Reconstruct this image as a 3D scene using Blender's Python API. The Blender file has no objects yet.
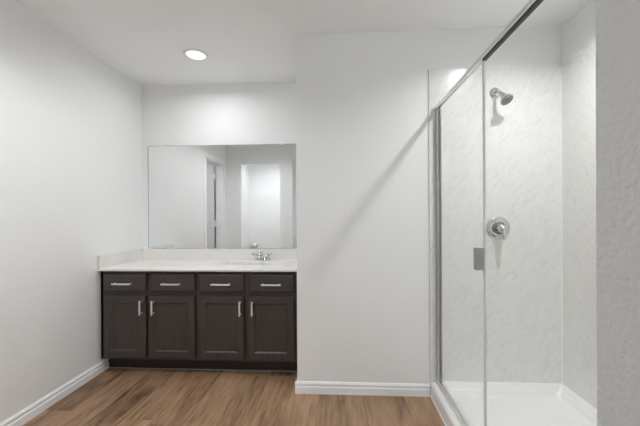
import bpy, bmesh, math
from mathutils import Vector, Matrix

S = bpy.context.scene
COL = S.collection
PI = math.pi

# ------------------------------------------------------------------ dimensions
H = 2.44                       # ceiling height
XL = -1.848                    # left wall face
YB = 2.878                     # back wall of the vanity alcove
YP = 2.134                     # face of the centre partition / shower plumbing wall
XP = -0.284                    # left edge of the centre partition
XS = 1.450                     # face of the panel on the right shower wall
YR = 0.610                     # inner face of the rear wall
YR0 = 0.495                    # outer face of the rear wall
XQ = 0.478                     # end of the wall beside the shower
XK = -0.750                    # left side of the passage
GX = 0.655                     # plane of the shower glass

# ------------------------------------------------------------------ camera
cam_d = bpy.data.cameras.new('camera')
cam = bpy.data.objects.new('camera', cam_d); COL.objects.link(cam)
yaw, pit, rol = 0.0513, -0.0013, -0.0052
fw = Vector((-math.sin(yaw)*math.cos(pit), math.cos(yaw)*math.cos(pit), math.sin(pit)))
rg = Vector((math.cos(yaw), math.sin(yaw), 0)); up = rg.cross(fw)
r2 = rg*math.cos(rol) + up*math.sin(rol); u2 = up*math.cos(rol) - rg*math.sin(rol)
cam.matrix_world = Matrix(((r2.x, u2.x, -fw.x, 0), (r2.y, u2.y, -fw.y, 0), (r2.z, u2.z, -fw.z, 1.2011), (0, 0, 0, 1)))
cam_d.sensor_width = 36; cam_d.lens = 36*315/640
cam_d.shift_x = -2.1145/640; cam_d.shift_y = 3.6824/640
cam_d.clip_start = 0.02
S.camera = cam

# ------------------------------------------------------------------ world and exposure
W = bpy.data.worlds.new('world'); S.world = W; W.use_nodes = True
W.node_tree.nodes['Background'].inputs[0].default_value = (0.9, 0.95, 1, 1)
W.node_tree.nodes['Background'].inputs[1].default_value = 2.7
S.view_settings.view_transform = 'Standard'; S.view_settings.look = 'None'
S.view_settings.gamma = 1; S.view_settings.use_curve_mapping = False
S.view_settings.exposure = 0.17
S.cycles.caustics_reflective = True
S.cycles.blur_glossy = 0.0
S.cycles.sample_clamp_indirect = 30
S.cycles.max_bounces = 14
S.cycles.diffuse_bounces = 8
S.cycles.glossy_bounces = 6
S.cycles.transparent_max_bounces = 16
pt = bpy.data.lights.new('fill_window_portal', 'AREA'); pt.shape = 'RECTANGLE'; pt.size = .8; pt.size_y = 1.6; pt.cycles.is_portal = True
po = bpy.data.objects.new('fill_window_portal', pt); COL.objects.link(po); po.location = (.02, -2.33, 1.35); po.rotation_euler = (PI/2, 0, PI)  # portal guiding sky fill through the added passage window
# watts of each recessed lamp, and of the two added fill lights
SPREAD_VANITY, SPREAD_FILL_DRY, SPREAD_OTHER = 166, 140, 146
LAMP_VANITY, LAMP_SHOWER, LAMP_CLOSET, FILL_ROOM, FILL_DRY = 4.4, 9.2, 7.2, 4.5, 6.8

# ------------------------------------------------------------------ materials
def mat(name, color=(.8, .8, .8), rough=.5, metal=0., **kw):
    m = bpy.data.materials.new(name); m.use_nodes = True
    b = m.node_tree.nodes['Principled BSDF']
    b.inputs['Base Color'].default_value = (*color, 1)
    b.inputs['Roughness'].default_value = rough
    b.inputs['Metallic'].default_value = metal
    for k, v in kw.items(): b.inputs[k].default_value = v
    return m, m.node_tree, b

def node(nt, t, **kw):
    n = nt.nodes.new(t)
    for k, v in kw.items():
        if k.startswith('i_'): n.inputs[k[2:].replace('_', ' ')].default_value = v
        else: setattr(n, k, v)
    return n

def ramp(nt, stops):
    r = nt.nodes.new('ShaderNodeValToRGB'); e = r.color_ramp.elements
    while len(e) < len(stops): e.new(.5)
    for x, (p, c) in zip(e, stops): x.position = p; x.color = (*c, 1)
    return r

def bump(nt, b, src, strength, dist):
    n = node(nt, 'ShaderNodeBump'); n.inputs['Strength'].default_value = strength; n.inputs['Distance'].default_value = dist
    nt.links.new(src, n.inputs['Height']); nt.links.new(n.outputs[0], b.inputs['Normal'])

def paint(name, color, rough, scale=62, strength=.28, dist=.003):
    m, nt, b = mat(name, color, rough)
    g = node(nt, 'ShaderNodeNewGeometry')
    n = node(nt, 'ShaderNodeTexNoise', i_Scale=scale, i_Detail=3.)
    nt.links.new(g.outputs['Position'], n.inputs['Vector'])
    bump(nt, b, n.outputs['Fac'], strength, dist)
    return m

M = {}
M['wall'] = paint('wall_paint', (.862, .87, .872), .6)
M['orange_peel'] = paint('orange_peel_paint', (.80, .805, .805), .6, 75, .8, .004)
M['ceiling'] = paint('ceiling_paint', (.88, .89, .892), .8, 40, .2)
M['trim'] = mat('trim_paint', (.90, .91, .925), .35)[0]
M['door'] = mat('door_paint', (.80, .81, .83), .4)[0]
M['chrome'] = mat('chrome', (.66, .66, .66), .10, 1.)[0]
M['rail'] = mat('polished_aluminium', (.74, .74, .73), .09, 1.)[0]
M['track'] = mat('satin_aluminium', (.88, .88, .87), .35, 1.)[0]
M['jamb'] = mat('dull_aluminium', (.50, .50, .49), .3, 1.)[0]
M['nickel'] = mat('brushed_nickel', (.95, .92, .90), .42, .75)[0]
M['grey_metal'] = mat('grey_aluminium', (.42, .42, .41), .45, .8)[0]
M['collar'] = mat('reflection_dark_chrome', (.16, .16, .16), .3, 1.)[0]
M['mirror'] = mat('mirror_silver', (.90, .91, .91), .0, 1.)[0]
M['mirror_edge'] = mat('mirror_edge', (.35, .38, .37), .25)[0]
M['acrylic'] = mat('white_acrylic', (.86, .86, .855), .22)[0]
M['fixture'] = mat('white_fixture', (.85, .85, .85), .4)[0]
M['seal'] = mat('clear_grey_seal', (.78, .78, .77), .4)[0]
M['dark_strip'] = mat('near_black_strip', (.035, .035, .035), .5)[0]
M['dark'] = mat('grey_spray_face', (.24, .24, .24), .45)[0]
M['shoe'] = mat('grey_shoe_caulk', (.34, .33, .32), .5)[0]
M['caulk'] = mat('white_caulk', (.88, .88, .87), .4)[0]

def lens(name, power):
    m = bpy.data.materials.new(name); m.use_nodes = True; nt = m.node_tree
    nt.nodes.remove(nt.nodes['Principled BSDF'])
    e = node(nt, 'ShaderNodeEmission'); e.inputs[0].default_value = (1, .985, .965, 1); e.inputs[1].default_value = power
    nt.links.new(e.outputs[0], nt.nodes['Material Output'].inputs[0])
    return m

M['lens'] = lens('lamp_lens', 3.)
# thin clear glass
m = bpy.data.materials.new('clear_glass'); m.use_nodes = True; nt = m.node_tree
nt.nodes.remove(nt.nodes['Principled BSDF'])
tr = node(nt, 'ShaderNodeBsdfTransparent'); tr.inputs[0].default_value = (.985, .99, .987, 1)
gl = node(nt, 'ShaderNodeBsdfGlossy'); gl.inputs['Roughness'].default_value = .02
fr = node(nt, 'ShaderNodeFresnel'); fr.inputs['IOR'].default_value = 1.30
mx = node(nt, 'ShaderNodeMixShader')
gg = node(nt, 'ShaderNodeNewGeometry'); bf = node(nt, 'ShaderNodeMath', operation='SUBTRACT'); bf.inputs[0].default_value = 1
nt.links.new(gg.outputs['Backfacing'], bf.inputs[1])
fm = node(nt, 'ShaderNodeMath', operation='MULTIPLY'); nt.links.new(fr.outputs[0], fm.inputs[0]); nt.links.new(bf.outputs[0], fm.inputs[1])
nt.links.new(fm.outputs[0], mx.inputs[0]); nt.links.new(tr.outputs[0], mx.inputs[1]); nt.links.new(gl.outputs[0], mx.inputs[2])
nt.links.new(mx.outputs[0], nt.nodes['Material Output'].inputs[0])
M['glass'] = m

# espresso stained wood, grain running along the axis of the board
def espresso(name, axis):
    m, nt, b = mat(name, (.03, .022, .019), .38)
    g = node(nt, 'ShaderNodeNewGeometry'); mp = node(nt, 'ShaderNodeMapping')
    sc = [70, 70, 70]; sc['xyz'.index(axis)] = 4
    mp.inputs['Scale'].default_value = sc
    n = node(nt, 'ShaderNodeTexNoise', i_Scale=1., i_Detail=4., i_Roughness=.6)
    r = ramp(nt, [(.3, (.040, .0305, .027)), (.7, (.064, .051, .046))])
    nt.links.new(g.outputs['Position'], mp.inputs[0]); nt.links.new(mp.outputs[0], n.inputs['Vector'])
    nt.links.new(n.outputs['Fac'], r.inputs[0]); nt.links.new(r.outputs[0], b.inputs['Base Color'])
    bump(nt, b, n.outputs['Fac'], .12, .001)
    return m
M['wood_v'] = espresso('espresso_wood_upright', 'z')
M['wood_h'] = espresso('espresso_wood_level', 'x')
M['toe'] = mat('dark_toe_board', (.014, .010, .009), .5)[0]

# cultured marble: counter and shower panels
def marble(name, c0, c1, rough, scale, rot, bs):
    m, nt, b = mat(name, c0, rough)
    g = node(nt, 'ShaderNodeNewGeometry'); mp = node(nt, 'ShaderNodeMapping')
    mp0 = node(nt, 'ShaderNodeMapping'); mp0.inputs['Rotation'].default_value = rot
    mp.inputs['Scale'].default_value = scale
    n = node(nt, 'ShaderNodeTexNoise', i_Scale=1., i_Detail=5., i_Roughness=.62, i_Distortion=.6)
    r = ramp(nt, [(.36, c1), (.50, c0), (.66, tuple(min(1, c*1.03) for c in c0))])
    nt.links.new(g.outputs['Position'], mp0.inputs[0]); nt.links.new(mp0.outputs[0], mp.inputs[0])
    nt.links.new(mp.outputs[0], n.inputs['Vector'])
    nt.links.new(n.outputs['Fac'], r.inputs[0]); nt.links.new(r.outputs[0], b.inputs['Base Color'])
    if bs: bump(nt, b, n.outputs['Fac'], bs, .002)
    return m
M['counter'] = marble('counter_marble', (.78, .765, .74), (.74, .72, .70), .25, (5, 5, 5), (0, 0, 0), 0)
M['panel'] = marble('shower_panel_marble', (.79, .785, .77), (.728, .723, .708), .24, (60, 60, 17), (0, math.radians(-38), 0), .06)
M['panel_side'] = marble('shower_panel_marble_side', (.79, .785, .77), (.728, .723, .708), .24, (60, 60, 17), (math.radians(38), 0, 0), .06)

# vinyl plank floor
m, nt, b = mat('vinyl_plank', (.3, .2, .13), .42)
L = nt.links.new
def math_n(op, a, bb=None, c=None):
    n = node(nt, 'ShaderNodeMath', operation=op)
    for i, v in enumerate((a, bb, c)):
        if v is None: continue
        if isinstance(v, (int, float)): n.inputs[i].default_value = v
        else: L(v, n.inputs[i])
    return n.outputs[0]
PW, PL = 0.19, 1.22
g = node(nt, 'ShaderNodeNewGeometry'); sx = node(nt, 'ShaderNodeSeparateXYZ'); L(g.outputs['Position'], sx.inputs[0])
u = math_n('DIVIDE', math_n('ADD', sx.outputs[0], .14), PW)
row = math_n('FLOOR', u)
wn = node(nt, 'ShaderNodeTexWhiteNoise', noise_dimensions='1D'); L(row, wn.inputs['W'])
v = math_n('ADD', math_n('DIVIDE', sx.outputs[1], PL), wn.outputs['Value'])
colm = math_n('FLOOR', v)
cid = node(nt, 'ShaderNodeCombineXYZ'); L(row, cid.inputs[0]); L(colm, cid.inputs[1])
wn2 = node(nt, 'ShaderNodeTexWhiteNoise', noise_dimensions='3D'); L(cid.outputs[0], wn2.inputs['Vector'])
# grain coordinates: stretched along y, shifted per plank
gv = node(nt, 'ShaderNodeCombineXYZ')
L(math_n('MULTIPLY', sx.outputs[0], 42), gv.inputs[0]); L(math_n('MULTIPLY', sx.outputs[1], 4.2), gv.inputs[1])
L(math_n('MULTIPLY', wn2.outputs['Value'], 40), gv.inputs[2])
n1 = node(nt, 'ShaderNodeTexNoise', i_Scale=1., i_Detail=5., i_Roughness=.62, i_Distortion=.35); L(gv.outputs[0], n1.inputs['Vector'])
gv2 = node(nt, 'ShaderNodeCombineXYZ')
L(math_n('MULTIPLY', sx.outputs[0], 9), gv2.inputs[0]); L(math_n('MULTIPLY', sx.outputs[1], 2.6), gv2.inputs[1])
L(math_n('MULTIPLY', wn2.outputs['Value'], 71), gv2.inputs[2])
n2 = node(nt, 'ShaderNodeTexNoise', i_Scale=1., i_Detail=3.); L(gv2.outputs[0], n2.inputs['Vector'])
tone = math_n('ADD', math_n('MULTIPLY', n1.outputs['Fac'], .56), math_n('MULTIPLY', n2.outputs['Fac'], .34))
tone = math_n('ADD', tone, math_n('MULTIPLY', math_n('SUBTRACT', wn2.outputs['Value'], .5), .22))
rp = ramp(nt, [(.22, (.060, .032, .017)), (.33, (.165, .095, .053)), (.43, (.285, .172, .100)), (.55, (.38, .240, .143)), (.70, (.49, .325, .202))])
L(tone, rp.inputs[0])
# knots
vo = node(nt, 'ShaderNodeTexVoronoi', i_Scale=1.); gv3 = node(nt, 'ShaderNodeCombineXYZ')
L(math_n('MULTIPLY', sx.outputs[0], 7.5), gv3.inputs[0]); L(math_n('MULTIPLY', sx.outputs[1], 2.4), gv3.inputs[1]); L(gv3.outputs[0], vo.inputs['Vector'])
kn = node(nt, 'ShaderNodeMapRange'); L(vo.outputs['Distance'], kn.inputs[0]); kn.inputs[1].default_value = .04; kn.inputs[2].default_value = .26
kn.inputs[3].default_value = .5; kn.inputs[4].default_value = 1.
# seams
fu = math_n('FRACT', u); fv = math_n('FRACT', v)
eu = math_n('MULTIPLY', math_n('MINIMUM', fu, math_n('SUBTRACT', 1, fu)), PW)
ev = math_n('MULTIPLY', math_n('MINIMUM', fv, math_n('SUBTRACT', 1, fv)), PL)
seam = node(nt, 'ShaderNodeMapRange'); L(math_n('MINIMUM', eu, ev), seam.inputs[0]); seam.inputs[1].default_value = .0004; seam.inputs[2].default_value = .0016
seam.inputs[3].default_value = .75; seam.inputs[4].default_value = 1
mul = node(nt, 'ShaderNodeVectorMath', operation='SCALE'); L(rp.outputs[0], mul.inputs[0]); L(math_n('MULTIPLY', kn.outputs[0], seam.outputs[0]), mul.inputs['Scale'])
L(mul.outputs[0], b.inputs['Base Color'])
bump(nt, b, n1.outputs['Fac'], .08, .001)
M['floor'] = m

# ------------------------------------------------------------------ mesh helpers
def box(bm, x0, x1, y0, y1, z0, z1, bev=0.):
    vs = [bm.verts.new((x, y, z)) for x in (x0, x1) for y in (y0, y1) for z in (z0, z1)]
    fs = [bm.faces.new([vs[i] for i in q]) for q in ((0, 1, 3, 2), (4, 6, 7, 5), (0, 4, 5, 1), (2, 3, 7, 6), (0, 2, 6, 4), (1, 5, 7, 3))]
    if bev:
        es = list({e for f in fs for e in f.edges})
        bmesh.ops.bevel(bm, geom=es, offset=bev, segments=2, affect='EDGES', profile=.6)

def ring_tube(bm, rings, cap=True, smooth=True):
    R = [[bm.verts.new(p) for p in r] for r in rings]
    n = len(R[0])
    for a, c in zip(R, R[1:]):
        for i in range(n):
            f = bm.faces.new((a[i], a[(i+1) % n], c[(i+1) % n], c[i])); f.smooth = smooth
    if cap:
        bm.faces.new(list(reversed(R[0]))); bm.faces.new(R[-1])

def frame_of(d):
    d = Vector(d).normalized(); a = Vector((0, 0, 1)) if abs(d.z) < .9 else Vector((1, 0, 0))
    s = d.cross(a).normalized(); return d, s, s.cross(d)

def lathe(bm, origin, axis, prof, n=32):
    """prof: list of (radius, distance along axis)"""
    d, s, t = frame_of(axis); o = Vector(origin)
    ring_tube(bm, [[o + d*h + (s*math.cos(2*PI*k/n) + t*math.sin(2*PI*k/n))*max(r, .0004) for k in range(n)] for r, h in prof])

def tube(bm, pts, rad, n=14):
    pts = [Vector(p) for p in pts]; rs = rad if isinstance(rad, (list, tuple)) else [rad]*len(pts)
    rings = []
    ref = None
    for i, p in enumerate(pts):
        d = (pts[min(i+1, len(pts)-1)] - pts[max(i-1, 0)]).normalized()
        if ref is None: _, s, t = frame_of(d)
        else:
            s = (ref - d*ref.dot(d)).normalized(); t = s.cross(d)
        ref = s
        rings.append([p + (s*math.cos(2*PI*k/n) + t*math.sin(2*PI*k/n))*rs[i] for k in range(n)])
    ring_tube(bm, rings)

def curve(a, b, c, n=10):
    a, b, c = map(Vector, (a, b, c))
    return [a*(1-t)**2 + b*2*t*(1-t) + c*t*t for t in [i/n for i in range(n+1)]]

def extrude(bm, prof, p0, p1, nx, up=(0, 0, 1)):
    """profile (out, up) swept from p0 to p1; nx is the outward direction"""
    nx, up = Vector(nx), Vector(up)
    ring_tube(bm, [[Vector(p) + nx*a + up*c for a, c in prof] for p in (p0, p1)], smooth=False)

def obj(name, bm, m, parent=None, loc=None):
    bmesh.ops.recalc_face_normals(bm, faces=bm.faces)
    me = bpy.data.meshes.new(name); bm.to_mesh(me); bm.free()
    o = bpy.data.objects.new(name, me); COL.objects.link(o)
    for q in (m if isinstance(m, list) else [m]): me.materials.append(q)
    if loc is not None: o.location = loc
    if parent is not None: o.parent = parent
    return o

def B(*boxes, bev=0.):
    bm = bmesh.new()
    for b_ in boxes: box(bm, *b_, bev=bev)
    return bm

def struct(name, bm, m, parent=None):
    o = obj(name, bm, m, parent)
    if parent is None: o['kind'] = 'structure'
    return o

def thing(name, label, cat, loc=(0, 0, 0), group=None):
    o = bpy.data.objects.new(name, None); COL.objects.link(o); o.location = loc; o.empty_display_size = .05
    o['label'] = label; o['category'] = cat
    if group: o['group'] = group
    return o

def shift(bm, loc):
    bmesh.ops.translate(bm, verts=bm.verts, vec=-Vector(loc)); return bm

# ------------------------------------------------------------------ room shell
T = .115
struct('floor', B((-3.4, 1.7, -2.4, 3.05, -.06, 0)), M['floor'])
struct('ceiling', B((-3.4, 1.7, -2.4, 3.05, H, H+.06)), M['ceiling'])
DY0, DY1, DZ = .758, 1.439, 2.042             # door opening in the left wall
struct('wall_left', B((XL-T, XL, YR0, DY0, 0, H), (XL-T, XL, DY1, YB, 0, H), (XL-T, XL, DY0, DY1, DZ, H)), M['wall'])
struct('wall_back', B((XL-T, 1.6, YB, YB+T, 0, H)), M['wall'])
struct('wall_center', B((XP, 1.6, YP, YB, 0, H), bev=0.), M['wall'])
struct('wall_right', B((XS+.01, 1.6, YR0, YP, 0, H)), M['wall'])
struct('wall_front_right', B((XQ, XS+.01, YR0, YR, 0, H)), M['orange_peel'])
struct('wall_passage_right', B((XQ, XQ+T, -2.2, YR0, 0, H)), M['orange_peel'])
OX0, OX1, OZ = -1.603, -.950, 2.072            # open doorway in the rear wall
struct('wall_front_left', B((XL, OX0, YR0, YR, 0, H), (OX1, XK, YR0, YR, 0, H), (OX0, OX1, YR0, YR, OZ, H)), M['wall'])
struct('wall_passage_left', B((XK-T, XK, -2.2, YR0, 0, H)), M['wall'])
WX0, WX1, WZ0, WZ1 = -.38, .42, .55, 2.15
struct('wall_passage_end', B((XK-T, WX0, -2.2-T, -2.2, 0, H), (WX1, XQ+T, -2.2-T, -2.2, 0, H), (WX0, WX1, -2.2-T, -2.2, 0, WZ0), (WX0, WX1, -2.2-T, -2.2, WZ1, H)), M['wall'])
wn_ = struct('fill_window_1', B((WX0, WX0+.04, -2.28, -2.24, WZ0, WZ1), (WX1-.04, WX1, -2.28, -2.24, WZ0, WZ1), (WX0+.04, WX1-.04, -2.28, -2.24, WZ0, WZ0+.04), (WX0+.04, WX1-.04, -2.28, -2.24, WZ1-.04, WZ1), (WX0+.04, WX1-.04, -2.28, -2.24, 1.33, 1.37)), M['trim'])  # unseen window, added to let soft fill light in from behind the camera
obj('pane', B((WX0+.04, WX1-.04, -2.263, -2.257, WZ0+.04, 1.33), (WX0+.04, WX1-.04, -2.263, -2.257, 1.37, WZ1-.04)), M['glass'], wn_)
struct('wall_closet_back', B((XL-T, XK-T, -.75-T, -.75, 0, H)), M['wall'])
struct('wall_closet_left', B((XL-T, XL, -.75, YR0, 0, H)), M['wall'])
struct('wall_bedroom_back', B((-3.3-T, -3.3, .67, 2.2, 0, H)), M['wall'])
struct('wall_bedroom_front', B((-3.3, XL-T, .67-T, .67, 0, H)), M['wall'])
struct('wall_bedroom_side', B((-3.3, XL-T, 2.2, 2.2+T, 0, H)), M['wall'])

BB = [(0, 0), (.014, 0), (.014, .043), (.0125, .047), (.005, .049), (.005, .055), (.0105, .058), (.0105, .067), (.007, .074), (.004, .079), (0, .079)]
def baseboard(name, runs):
    bm = bmesh.new()
    for p0, p1, nx in runs: extrude(bm, BB, p0, p1, nx)
    struct(name, bm, M['trim'])
baseboard('baseboard_left', [((XL, 2.422, 0), (XL, DY1+.06, 0), (1, 0, 0))])
baseboard('baseboard_center', [((XP-.014, YP, 0), (.601, YP, 0), (0, -1, 0)), ((XP, YP-.0005, 0), (XP, 2.35, 0), (-1, 0, 0))])
baseboard('baseboard_front', [((XL, YR, 0), (OX0, YR, 0), (0, 1, 0)), ((OX1, YR, 0), (XK, YR, 0), (0, 1, 0))])
baseboard('baseboard_right', [((XQ, YR, 0), (XQ, -2.2, 0), (-1, 0, 0))])

# door in the left wall, standing open into the next room
dr = struct('door_1', B((XL-T, XL, DY0, DY0+.018, 0, DZ), (XL-T, XL, DY1-.018, DY1, 0, DZ), (XL-T, XL, DY0+.018, DY1-.018, DZ-.018, DZ)), M['trim'])
CS = [(0, 0), (.016, 0), (.016, .012), (.011, .018), (.011, .046), (.007, .057), (0, .057)]
bm = bmesh.new()
extrude(bm, CS, (XL, DY1-.005, 0), (XL, DY1-.005, DZ-.005), (1, 0, 0), (0, 1, 0))
extrude(bm, CS, (XL, DY0+.005, 0), (XL, DY0+.005, DZ-.005), (1, 0, 0), (0, -1, 0))
extrude(bm, CS, (XL, DY0-.052, DZ-.005), (XL, DY1+.052, DZ-.005), (1, 0, 0), (0, 0, 1))
obj('door_casing', bm, M['trim'], dr)
sx0, sx1, sy = -2.635, -1.985, DY0+.020
bm = B((sx0, sx1, sy, sy+.032, .012, DZ-.022), bev=.001)
for z0, z1 in ((.22, .90), (1.02, 1.88)):
    for a, c in ((sx0+.09, sx0+.31), (sx0+.36, sx1-.09)):
        box(bm, a, c, sy+.030, sy+.037, z0, z1, bev=.004)
slab = obj('door_slab', bm, M['door'], dr)
for z in (.28, 1.05, 1.80):
    obj('hinge', B((-1.990, XL-T+.012, sy+.018, sy+.030, z, z+.09)), M['door'], dr)

# ------------------------------------------------------------------ recessed lamps
def lamp(label, x, y, power, spread=SPREAD_OTHER, r=.065):
    t = thing('ceiling_light', label, 'ceiling light', (x, y, H), 'recessed ceiling lights')
    bm = bmesh.new()
    prof = [(r, -.002), (r+.003, -.009), (r+.014, -.012), (r+.024, -.008), (r+.026, 0)]
    ring_tube(bm, [[Vector((p*math.cos(2*PI*k/48), p*math.sin(2*PI*k/48), h)) for k in range(48)] for p, h in prof], cap=False)
    obj('trim_ring', bm, M['fixture'], t)
    bm = bmesh.new(); lathe(bm, (0, 0, -.001), (0, 0, -1), [(r, 0), (r, .003), (r*.6, .0045), (.001, .005)], 48)
    obj('lens', bm, M['lens'], t)
    ld = bpy.data.lights.new('lamp_beam', 'AREA'); ld.shape = 'DISK'; ld.size = 2*r; ld.energy = power; ld.color = (.975, .99, 1)
    ld.spread = math.radians(spread)
    lo = bpy.data.objects.new('lamp_beam', ld); COL.objects.link(lo); lo.parent = t; lo.location = (0, 0, -.009)
lamp('round recessed white ceiling light glowing above the dark vanity', -1.078, 2.352, LAMP_VANITY, SPREAD_VANITY)
lamp('round recessed ceiling light over the middle of the glass shower stall', 1.05, 1.44, LAMP_SHOWER, SPREAD_OTHER, .048)
lamp('unseen recessed fill light added in the middle of the dry area beside the open white door', -1.10, 1.42, FILL_DRY, SPREAD_FILL_DRY)  # added out of view to fill the left wall and floor
lamp('round recessed ceiling light inside the bright room seen through the mirrored opening', -1.25, -.05, LAMP_CLOSET)
lamp('unseen recessed fill light added in the side room behind the open white door', -2.55, 1.35, FILL_ROOM)  # added out of view so the side room and open slab are lit

# ------------------------------------------------------------------ vanity
VC = Vector(((XL+XP)/2, 2.64, 0))
van = thing('vanity_cabinet', 'wide espresso brown vanity cabinet with four drawers over four doors', 'vanity cabinet', VC)
YF = 2.357                                    # face frame front
ZT = .790                                     # underside of the top
def vo_(name, bm, m, parent=van, base=VC): return obj(name, shift(bm, base), m, parent)
vo_('carcass', B((XL+.002, XL+.02, YF, YB-.002, .102, ZT), (XP-.02, XP-.002, YF, YB-.002, .102, ZT), (XL+.02, XP-.02, YF+.02, YB-.002, .102, .118), (XL+.02, XP-.02, YB-.012, YB-.002, .118, ZT)), M['wood_v'])
cols = [(-1.808, -1.472), (-1.431, -1.091), (-1.058, -.713), (-.671, -.332)]
door_cols = [(-1.808, -1.472), (-1.449, -1.091), (-1.058, -.713), (-.682, -.333)]
fr_ = [(XL+.002, XP-.002, YF, YF+.019, .597, .637), (XL+.002, XP-.002, YF, YF+.019, .755, ZT), (XL+.002, XP-.002, YF, YF+.019, .102, .140)]
xs = [XL+.002, -1.79, -1.49, -1.41, -1.11, -1.04, -.73, -.65, -.35, XP-.002]
for i in range(0, 10, 2):
    for z0, z1 in ((.140, .597), (.637, .755)): fr_.append((xs[i], xs[i+1], YF, YF+.019, z0, z1))
vo_('face_frame', B(*fr_), M['wood_v'])
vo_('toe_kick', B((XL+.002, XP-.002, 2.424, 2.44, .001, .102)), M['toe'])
vo_('toe_caulk', B((XL+.016, XP-.016, 2.420, 2.424, .001, .005)), M['shoe'])

def pull(parent, base, x, z, y, length, vertical):
    """bar pull on two posts, face plane at y"""
    bm = bmesh.new(); h = length/2; yo = y-.030
    if vertical:
        box(bm, x-.0055, x+.0055, yo-.005, yo+.005, z-h, z+h, bev=.002)
        for s in (-1, 1): box(bm, x-.0045, x+.0045, yo+.004, y, z+s*(h-.012)-.0045, z+s*(h-.012)+.0045)
    else:
        box(bm, x-h, x+h, yo-.005, yo+.005, z-.0055, z+.0055, bev=.002)
        for s in (-1, 1): box(bm, x+s*(h-.012)-.0045, x+s*(h-.012)+.0045, yo+.004, y, z-.0045, z+.0045)
    return obj('handle', shift(bm, base), M['nickel'], parent)

def raised_panel(bm, x0, x1, z0, z1, y, fw_, dep, slope):
    """shaker frame: front ring at y, sloped bead, sunk panel"""
    def rect(i, yy): return [bm.verts.new(p) for p in ((x0+i, yy, z0+i), (x1-i, yy, z0+i), (x1-i, yy, z1-i), (x0+i, yy, z1-i))]
    rs = [rect(0, y+.0275), rect(0, y+.002), rect(.002, y), rect(fw_, y), rect(fw_+.004, y+.003), rect(fw_+slope, y+dep)]
    for a, c in zip(rs, rs[1:]):
        for k in range(4): bm.faces.new((a[k], a[(k+1) % 4], c[(k+1) % 4], c[k]))
    bm.faces.new(list(reversed(rs[0])))
    return rs[-1]

YD = 2.329; DT = .0275
for i, (x0, x1) in enumerate(cols):
    xc = (x0+x1)/2
    # drawer
    c0 = Vector((xc, YD, .7015))
    bm = bmesh.new()
    a, z0, z1 = 0, .633, .770
    def rect(ins, yy): return [bm.verts.new(p) for p in ((x0+ins, yy, z0+ins), (x1-ins, yy, z0+ins), (x1-ins, yy, z1-ins), (x0+ins, yy, z1-ins))]
    rs = [rect(0, YD+.0275), rect(0, YD+.007), rect(.006, YD+.002), rect(.010, YD)]
    for p, q in zip(rs, rs[1:]):
        for k in range(4): bm.faces.new((p[k], p[(k+1) % 4], q[(k+1) % 4], q[k]))
    bm.faces.new(rs[-1]); bm.faces.new(list(reversed(rs[0])))
    d = obj('drawer', shift(bm, c0), M['wood_h'], van, c0-VC)
    pull(d, c0, (-1.645, -1.263, -.880, -.500)[i], .695, YD, .147, False)
    # door
    c1 = Vector((xc, YD, .352))
    x0, x1 = door_cols[i]
    bm = bmesh.new(); inner = raised_panel(bm, x0, x1, .126, .599, YD, .050, .010, .010)
    bm.faces.new(inner)
    d = obj('door', shift(bm, c1), M['wood_v'], van, c1-VC)
    pull(d, c1, (-1.500, -1.406, -.736, -.643)[i], .516, YD, .110, True)

# countertop with an integral oval bowl
ZC = .808
top = thing('vanity_countertop', 'white cultured marble vanity top with oval integral sink on dark cabinet', 'countertop', (VC.x, VC.y, ZC))
TB = Vector((VC.x, VC.y, ZC))
bx, by, ba, bb_ = -.695, 2.598, .235, .136
X0, X1, Y0, Y1 = XL+.002, XP-.002, 2.318, YB-.002
angs = sorted([2*PI*k/72 for k in range(72)] + [math.atan2(yy-by, xx-bx) % (2*PI) for xx in (X0, X1) for yy in (Y0, Y1)])
bm = bmesh.new()
def edge_pt(t):
    c, s = math.cos(t), math.sin(t)
    k = min([(X1-bx)/c if c > 1e-9 else 1e9, (X0-bx)/c if c < -1e-9 else 1e9, (Y1-by)/s if s > 1e-9 else 1e9, (Y0-by)/s if s < -1e-9 else 1e9])
    return bx+k*c, by+k*s
def ell(t, f):
    k = 1/math.sqrt((math.cos(t)/ba)**2 + (math.sin(t)/bb_)**2)
    return bx+f*k*math.cos(t), by+f*k*math.sin(t)
rings = []
rings.append([bm.verts.new((*edge_pt(t), ZT+.001)) for t in angs])
rings.append([bm.verts.new((*edge_pt(t), ZC-.004)) for t in angs])
rings.append([bm.verts.new(tuple(min(max(q, lo), hi) for q, lo, hi in zip(edge_pt(t), (X0+.004, Y0+.004), (X1-.004, Y1-.004))) + (ZC,)) for t in angs])
for f, dz in ((1.09, 0), (1.07, .003), (1.02, .0045), (1.0, .002), (.97, -.008), (.90, -.04), (.78, -.085), (.58, -.118), (.3, -.132), (.07, -.136)):
    rings.append([bm.verts.new((*ell(t, f), ZC+dz)) for t in angs])
n = len(angs)
for j, (p, q) in enumerate(zip(rings, rings[1:])):
    for k in range(n):
        f = bm.faces.new((p[k], p[(k+1) % n], q[(k+1) % n], q[k])); f.smooth = j >= 3
bm.faces.new(rings[-1])
obj('countertop', shift(bm, TB), M['counter'], top)
obj('backsplash', shift(B((X0+.0195, X1, YB-.021, YB-.002, ZC, .906), bev=.002), TB), M['counter'], top)
obj('side_splash', shift(B((X0, X0+.019, Y0+.002, YB-.002, ZC, .906), bev=.002), TB), M['counter'], top)
bm = bmesh.new(); lathe(bm, (bx, by, ZC-.1365), (0, 0, 1), [(.022, 0), (.024, .003), (.018, .005), (.001, .004)], 24)
obj('drain', shift(bm, TB), M['chrome'], top)

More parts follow.
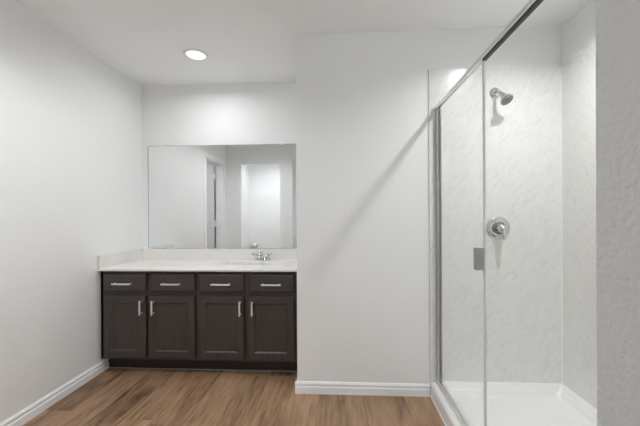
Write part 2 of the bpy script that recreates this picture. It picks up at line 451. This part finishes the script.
# faucet
fx, fy = -.680, 2.772
FB = Vector((fx, fy, ZC))
fa = thing('sink_faucet', 'small chrome two-handle faucet behind the oval sink', 'faucet', FB)
bm = bmesh.new()
pr = [(math.cos(t)*.026 + (.052 if math.cos(t) > 0 else -.052), math.sin(t)*.026) for t in [2*PI*k/32 + .001 for k in range(32)]]
ring_tube(bm, [[(x*s, y*s, h) for x, y in pr] for s, h in ((1, .001), (1, .012), (.93, .018), (.8, .020))])
obj('base_plate', bm, M['chrome'], fa)
bm = bmesh.new(); lathe(bm, (0, 0, .018), (0, 0, 1), [(.017, 0), (.015, .02), (.013, .045), (.009, .06), (.001, .062)], 24)
tube(bm, curve((0, .004, .050), (0, -.05, .098), (0, -.115, .045), 14), [.015]*4+[.014]*5+[.0125]*6, 16)
obj('spout', bm, M['chrome'], fa)
for s in (-1, 1):
    bm = bmesh.new(); lathe(bm, (s*.051, 0, .018), (0, 0, 1), [(.020, 0), (.019, .010), (.015, .020), (.016, .030), (.012, .038), (.001, .041)], 24)
    h = obj('handle', bm, M['chrome'], fa)
    bm = bmesh.new(); tube(bm, curve((s*.051, 0, .048), (s*.062, -.006, .054), (s*.088, -.026, .066), 8), [.008, .0075, .007, .007, .007, .007, .0075, .0085, .006], 12)
    obj('lever', bm, M['chrome'], h)
bm = bmesh.new(); tube(bm, [(0, .022, .018), (0, .022, .075)], .0028, 8); lathe(bm, (0, .022, .073), (0, 0, 1), [(.003, 0), (.0065, .004), (.0065, .010), (.001, .013)], 12)
obj('lift_rod', bm, M['chrome'], fa)

# mirror
MX0, MX1, MZ0, MZ1 = -1.783, -.345, .9085, 1.868
MB = Vector(((MX0+MX1)/2, YB, MZ0))
mi = thing('wall_mirror', 'wide frameless mirror on the wall above the white backsplash', 'mirror', MB)
gz = obj('mirror_glass', shift(B((MX0, MX1, YB-.007, YB-.001, MZ0, MZ1)), MB), [M['mirror'], M['mirror_edge']], mi)
bm = B((MX0, MX0+.005, YB-.0075, YB-.0068, MZ0, MZ1), (MX1-.005, MX1, YB-.0075, YB-.0068, MZ0, MZ1), (MX0+.005, MX1-.005, YB-.0075, YB-.0068, MZ1-.003, MZ1))
obj('bevelled_edge', shift(bm, MB), M['mirror_edge'], mi)
for p in gz.data.polygons:
    if abs(p.normal.y) < .5: p.material_index = 1
for x in (-1.659, -.514):
    obj('mirror_clip', shift(B((x-.011, x+.011, YB-.0105, YB-.001, MZ1-.008, MZ1+.008), bev=.002), MB), M['fixture'], mi)
for x in (-1.626, -.514):
    obj('mirror_clip', shift(B((x-.011, x+.011, YB-.0105, YB-.0072, MZ0-.001, MZ0+.009), bev=.001), MB), M['chrome'], mi)

# ------------------------------------------------------------------ shower
# pan
PX0, PX1, PY0, PY1 = .601, XS+.008, YR+.002, YP-.002
ZP, ZF = .099, .040
PB = Vector((1.05, 1.37, 0))
pan = thing('shower_pan', 'low white acrylic shower pan with raised curb beside the wood floor', 'shower pan', PB)
def loop(bm, x0, x1, y0, y1, z, r):
    pts = []
    for cx, cy, a0 in ((x1-r, y1-r, 0), (x0+r, y1-r, PI/2), (x0+r, y0+r, PI), (x1-r, y0+r, 1.5*PI)):
        for k in range(9):
            a = a0 + k*PI/16; pts.append(bm.verts.new((cx+r*math.cos(a), cy+r*math.sin(a), z)))
    return pts
bm = bmesh.new()
R = [loop(bm, PX0, PX1, PY0, PY1, .001, .002), loop(bm, PX0, PX1, PY0, PY1, .010, .002), loop(bm, PX0+.006, PX1, PY0, PY1, .014, .002), loop(bm, PX0+.006, PX1, PY0, PY1, .078, .002), loop(bm, PX0+.010, PX1, PY0, PY1, .092, .002),
     loop(bm, PX0+.022, PX1-.002, PY0+.002, PY1-.002, ZP, .004), loop(bm, PX0+.092, PX1-.018, PY0+.018, PY1-.018, ZP, .012),
     loop(bm, PX0+.102, PX1-.026, PY0+.026, PY1-.026, ZP-.008, .02), loop(bm, PX0+.110, PX1-.036, PY0+.036, PY1-.036, .072, .03),
     loop(bm, PX0+.112, PX1-.043, PY0+.043, PY1-.043, .070, .035),
     loop(bm, PX0+.118, PX1-.05, PY0+.05, PY1-.05, .054, .045), loop(bm, PX0+.130, PX1-.066, PY0+.066, PY1-.066, .043, .06), loop(bm, PX0+.155, PX1-.09, PY0+.09, PY1-.09, ZF, .08),
     loop(bm, PX0+.40, PX1-.40, 1.32, 1.42, ZF-.010, .02)]
for j, (p, q) in enumerate(zip(R, R[1:])):
    n = len(p)
    for k in range(n):
        f = bm.faces.new((p[k], p[(k+1) % n], q[(k+1) % n], q[k])); f.smooth = j >= 3
bm.faces.new(R[-1])
obj('basin', shift(bm, PB), M['acrylic'], pan)
bm = bmesh.new(); lathe(bm, (1.05, 1.37, ZF-.0105), (0, 0, 1), [(.05, 0), (.05, .004), (.04, .006), (.001, .005)], 32)
obj('drain', shift(bm, PB), M['chrome'], pan)

# wall panels
ZS = 2.172
SXL = .604
def wall_panel(label, b_, m):
    base = Vector(((b_[0]+b_[1])/2, (b_[2]+b_[3])/2, b_[4]))
    t = thing('shower_wall_panel', label, 'wall panel', base, 'marbled shower wall panels')
    obj('panel', shift(B(b_, bev=.002), base), m, t)
    return t, base
sur, SB = wall_panel('pale marbled shower panel carrying the shower head and the round valve', (SXL, XS-.0005, YP-.010, YP-.0005, ZP+.002, ZS), M['panel'])
wall_panel('pale marbled shower panel on the right wall, running towards the grey wall end', (XS, XS+.0095, YR+.011, YP-.0005, ZP+.002, ZS), M['panel_side'])
wall_panel('pale marbled shower panel on the end wall facing the shower head', (SXL, XS-.0005, YR+.0005, YR+.010, ZP+.002, ZS), M['panel'])
bm = bmesh.new()
ring_tube(bm, [[(XS, YP-.010, z), (XS, YP-.017, z), (XS-.003, YP-.014, z), (XS-.0045, YP-.010, z)] for z in (ZP+.004, ZS)], smooth=False)
extrude(bm, [(0, 0), (.007, 0), (.001, .006)], (SXL+.09, YP-.010, ZP+.001), (XS, YP-.010, ZP+.001), (0, -1, 0))
extrude(bm, [(0, 0), (.007, 0), (.001, .006)], (XS, YP-.010, ZP+.001), (XS, YR+.01, ZP+.001), (-1, 0, 0))
obj('caulk_joint', shift(bm, SB), M['caulk'], sur)

# glass enclosure
EB = Vector((GX, 1.37, ZP))
enc = thing('shower_enclosure', 'chrome framed clear glass shower screen and door on the white curb', 'shower enclosure', EB)
def eo(name, bm, m, parent=enc, base=EB): return obj(name, shift(bm, base), m, parent)
HZ0, HZ1 = 1.899, 1.922
YE0, YE1 = YR+.012, YP-.0105
bm = bmesh.new()
ring_tube(bm, [[(GX-.012, y, HZ0), (GX-.014, y, HZ0+.004), (GX-.014, y, HZ1-.004), (GX-.011, y, HZ1), (GX+.009, y, HZ1), (GX+.012, y, HZ1-.004), (GX+.012, y, HZ0+.004), (GX+.010, y, HZ0)] for y in (YE0, YE1)], smooth=False)
eo('header_rail', bm, M['rail'])
DYE = 1.450                                   # leading edge of the door
eo('top_dark_strip', B((GX-.006, GX+.011, YE0+.03, DYE, HZ0-.005, HZ0-.0005)), M['dark_strip'])  # near-black strip under the header, over the door only
eo('wall_jamb', B((GX-.010, GX-.002, YE1-.026, YE1, ZP+.022, HZ0), (GX-.002, GX+.014, YE1-.008, YE1, ZP+.022, HZ0), (GX+.014, GX+.020, YE1-.032, YE1, ZP+.022, HZ0)), M['jamb'])
eo('wall_jamb', B((GX-.014, GX+.024, YE0, YE0+.026, ZP+.028, HZ0)), M['rail'])
eo('bottom_track', B((GX-.020, GX-.008, YE0, YE1, ZP+.001, ZP+.012), (GX-.008, GX+.008, YE0, YE1, ZP+.001, ZP+.022), (GX+.008, GX+.022, YE0, YE1, ZP+.001, ZP+.014)), M['track'])
eo('glass_panel', B((GX-.003, GX+.003, DYE+.006, YE1-.006, ZP+.022, HZ0)), M['glass'])
dB = Vector((GX, YE0+.03, ZP))
gd = eo('glass_door', B((GX-.003, GX+.003, YE0+.028, DYE-.006, ZP+.030, HZ0-.006)), M['glass'])
eo('edge_seal', B((GX-.004, GX+.004, DYE-.005, DYE+.005, ZP+.024, HZ0-.0055)), M['seal'], gd)
bm = B((GX-.040, GX-.004, DYE-.008, DYE-.004, .956, 1.056), (GX-.040, GX-.036, DYE-.004, DYE+.020, .956, 1.056), bev=.0008)
eo('pull_handle', bm, M['grey_metal'], gd)

# shower head
sh0 = Vector((1.030, YP-.010, 2.004))
sh = thing('overhead_shower', 'chrome shower head on a short arm high on the panel wall', 'shower head', sh0)
bm = bmesh.new(); lathe(bm, (0, 0, 0), (0, -1, 0), [(.036, 0), (.036, .003), (.028, .011), (.014, .016), (.011, .017)], 28); obj('flange', bm, M['chrome'], sh)
bm = bmesh.new(); tube(bm, curve((0, -.012, 0), (0, -.055, -.002), (0, -.085, -.040), 10), .0105, 14); obj('arm', bm, M['chrome'], sh)
ax = Vector((.26, -.54, -.80)).normalized()
bm = bmesh.new(); o = Vector((0, -.082, -.037))
lathe(bm, o, ax, [(.012, 0), (.016, .006), (.016, .016), (.012, .022), (.022, .034), (.036, .052), (.039, .060), (.039, .067)], 32)
hd = obj('head', bm, M['chrome'], sh)
bm = bmesh.new(); lathe(bm, o + ax*.0672, ax, [(.035, 0), (.034, .002), (.001, .003)], 32); obj('spray_face', bm, M['dark'], hd)

# valve
v0 = Vector((1.046, YP-.010, 1.118))
va = thing('shower_valve', 'round chrome shower valve plate with lever below the shower head', 'shower valve', v0)
bm = bmesh.new(); lathe(bm, (0, 0, 0), (0, -1, 0), [(.076, 0), (.076, .004), (.071, .009), (.066, .010), (.060, .008), (.046, .010), (.044, .012), (.001, .012)], 40); obj('escutcheon', bm, M['chrome'], va)
bm = bmesh.new(); lathe(bm, (0, 0, 0), (0, -1, 0), [(.041, .0125), (.041, .024), (.037, .028), (.001, .028)], 32); obj('collar', bm, M['collar'], va)  # dark ring stands in for the hub's dark reflection in the chrome
bm = bmesh.new(); lathe(bm, (0, 0, 0), (0, -1, 0), [(.031, .0285), (.030, .040), (.026, .056), (.024, .072), (.016, .080), (.001, .082)], 32); hb = obj('hub', bm, M['chrome'], va)
bm = bmesh.new(); tube(bm, curve((0, -.066, .004), (0, -.080, -.030), (.004, -.074, -.074), 10), [.016, .016, .0155, .015, .0145, .014, .0135, .013, .0125, .0115, .007], 14); obj('lever', bm, M['chrome'], hb)

# toilet paper on the far wall of the small room behind the mirrored opening
tx, tz = -1.735, .606
th = thing('toilet_paper_holder', 'small chrome toilet paper holder on the wall of the bright room in the mirror', 'toilet paper holder', (tx, -.749, tz))
for q in (-.068, .068):
    bm = bmesh.new(); tube(bm, [(q, .001, 0), (q, .055, 0), (q, .068, 0)], .007, 10); obj('post', bm, M['collar'], th)
bm = bmesh.new(); tube(bm, [(-.075, .062, 0), (.075, .062, 0)], .006, 10); obj('bar', bm, M['collar'], th)
rl = thing('toilet_paper_roll', 'white toilet paper roll on its holder, seen low in the mirrored opening', 'toilet paper', (tx, -.749, tz))
bm = bmesh.new(); lathe(bm, (-.05, .062, 0), (1, 0, 0), [(.02, 0), (.050, 0), (.050, .1), (.02, .1)], 32); obj('roll', bm, M['fixture'], rl)
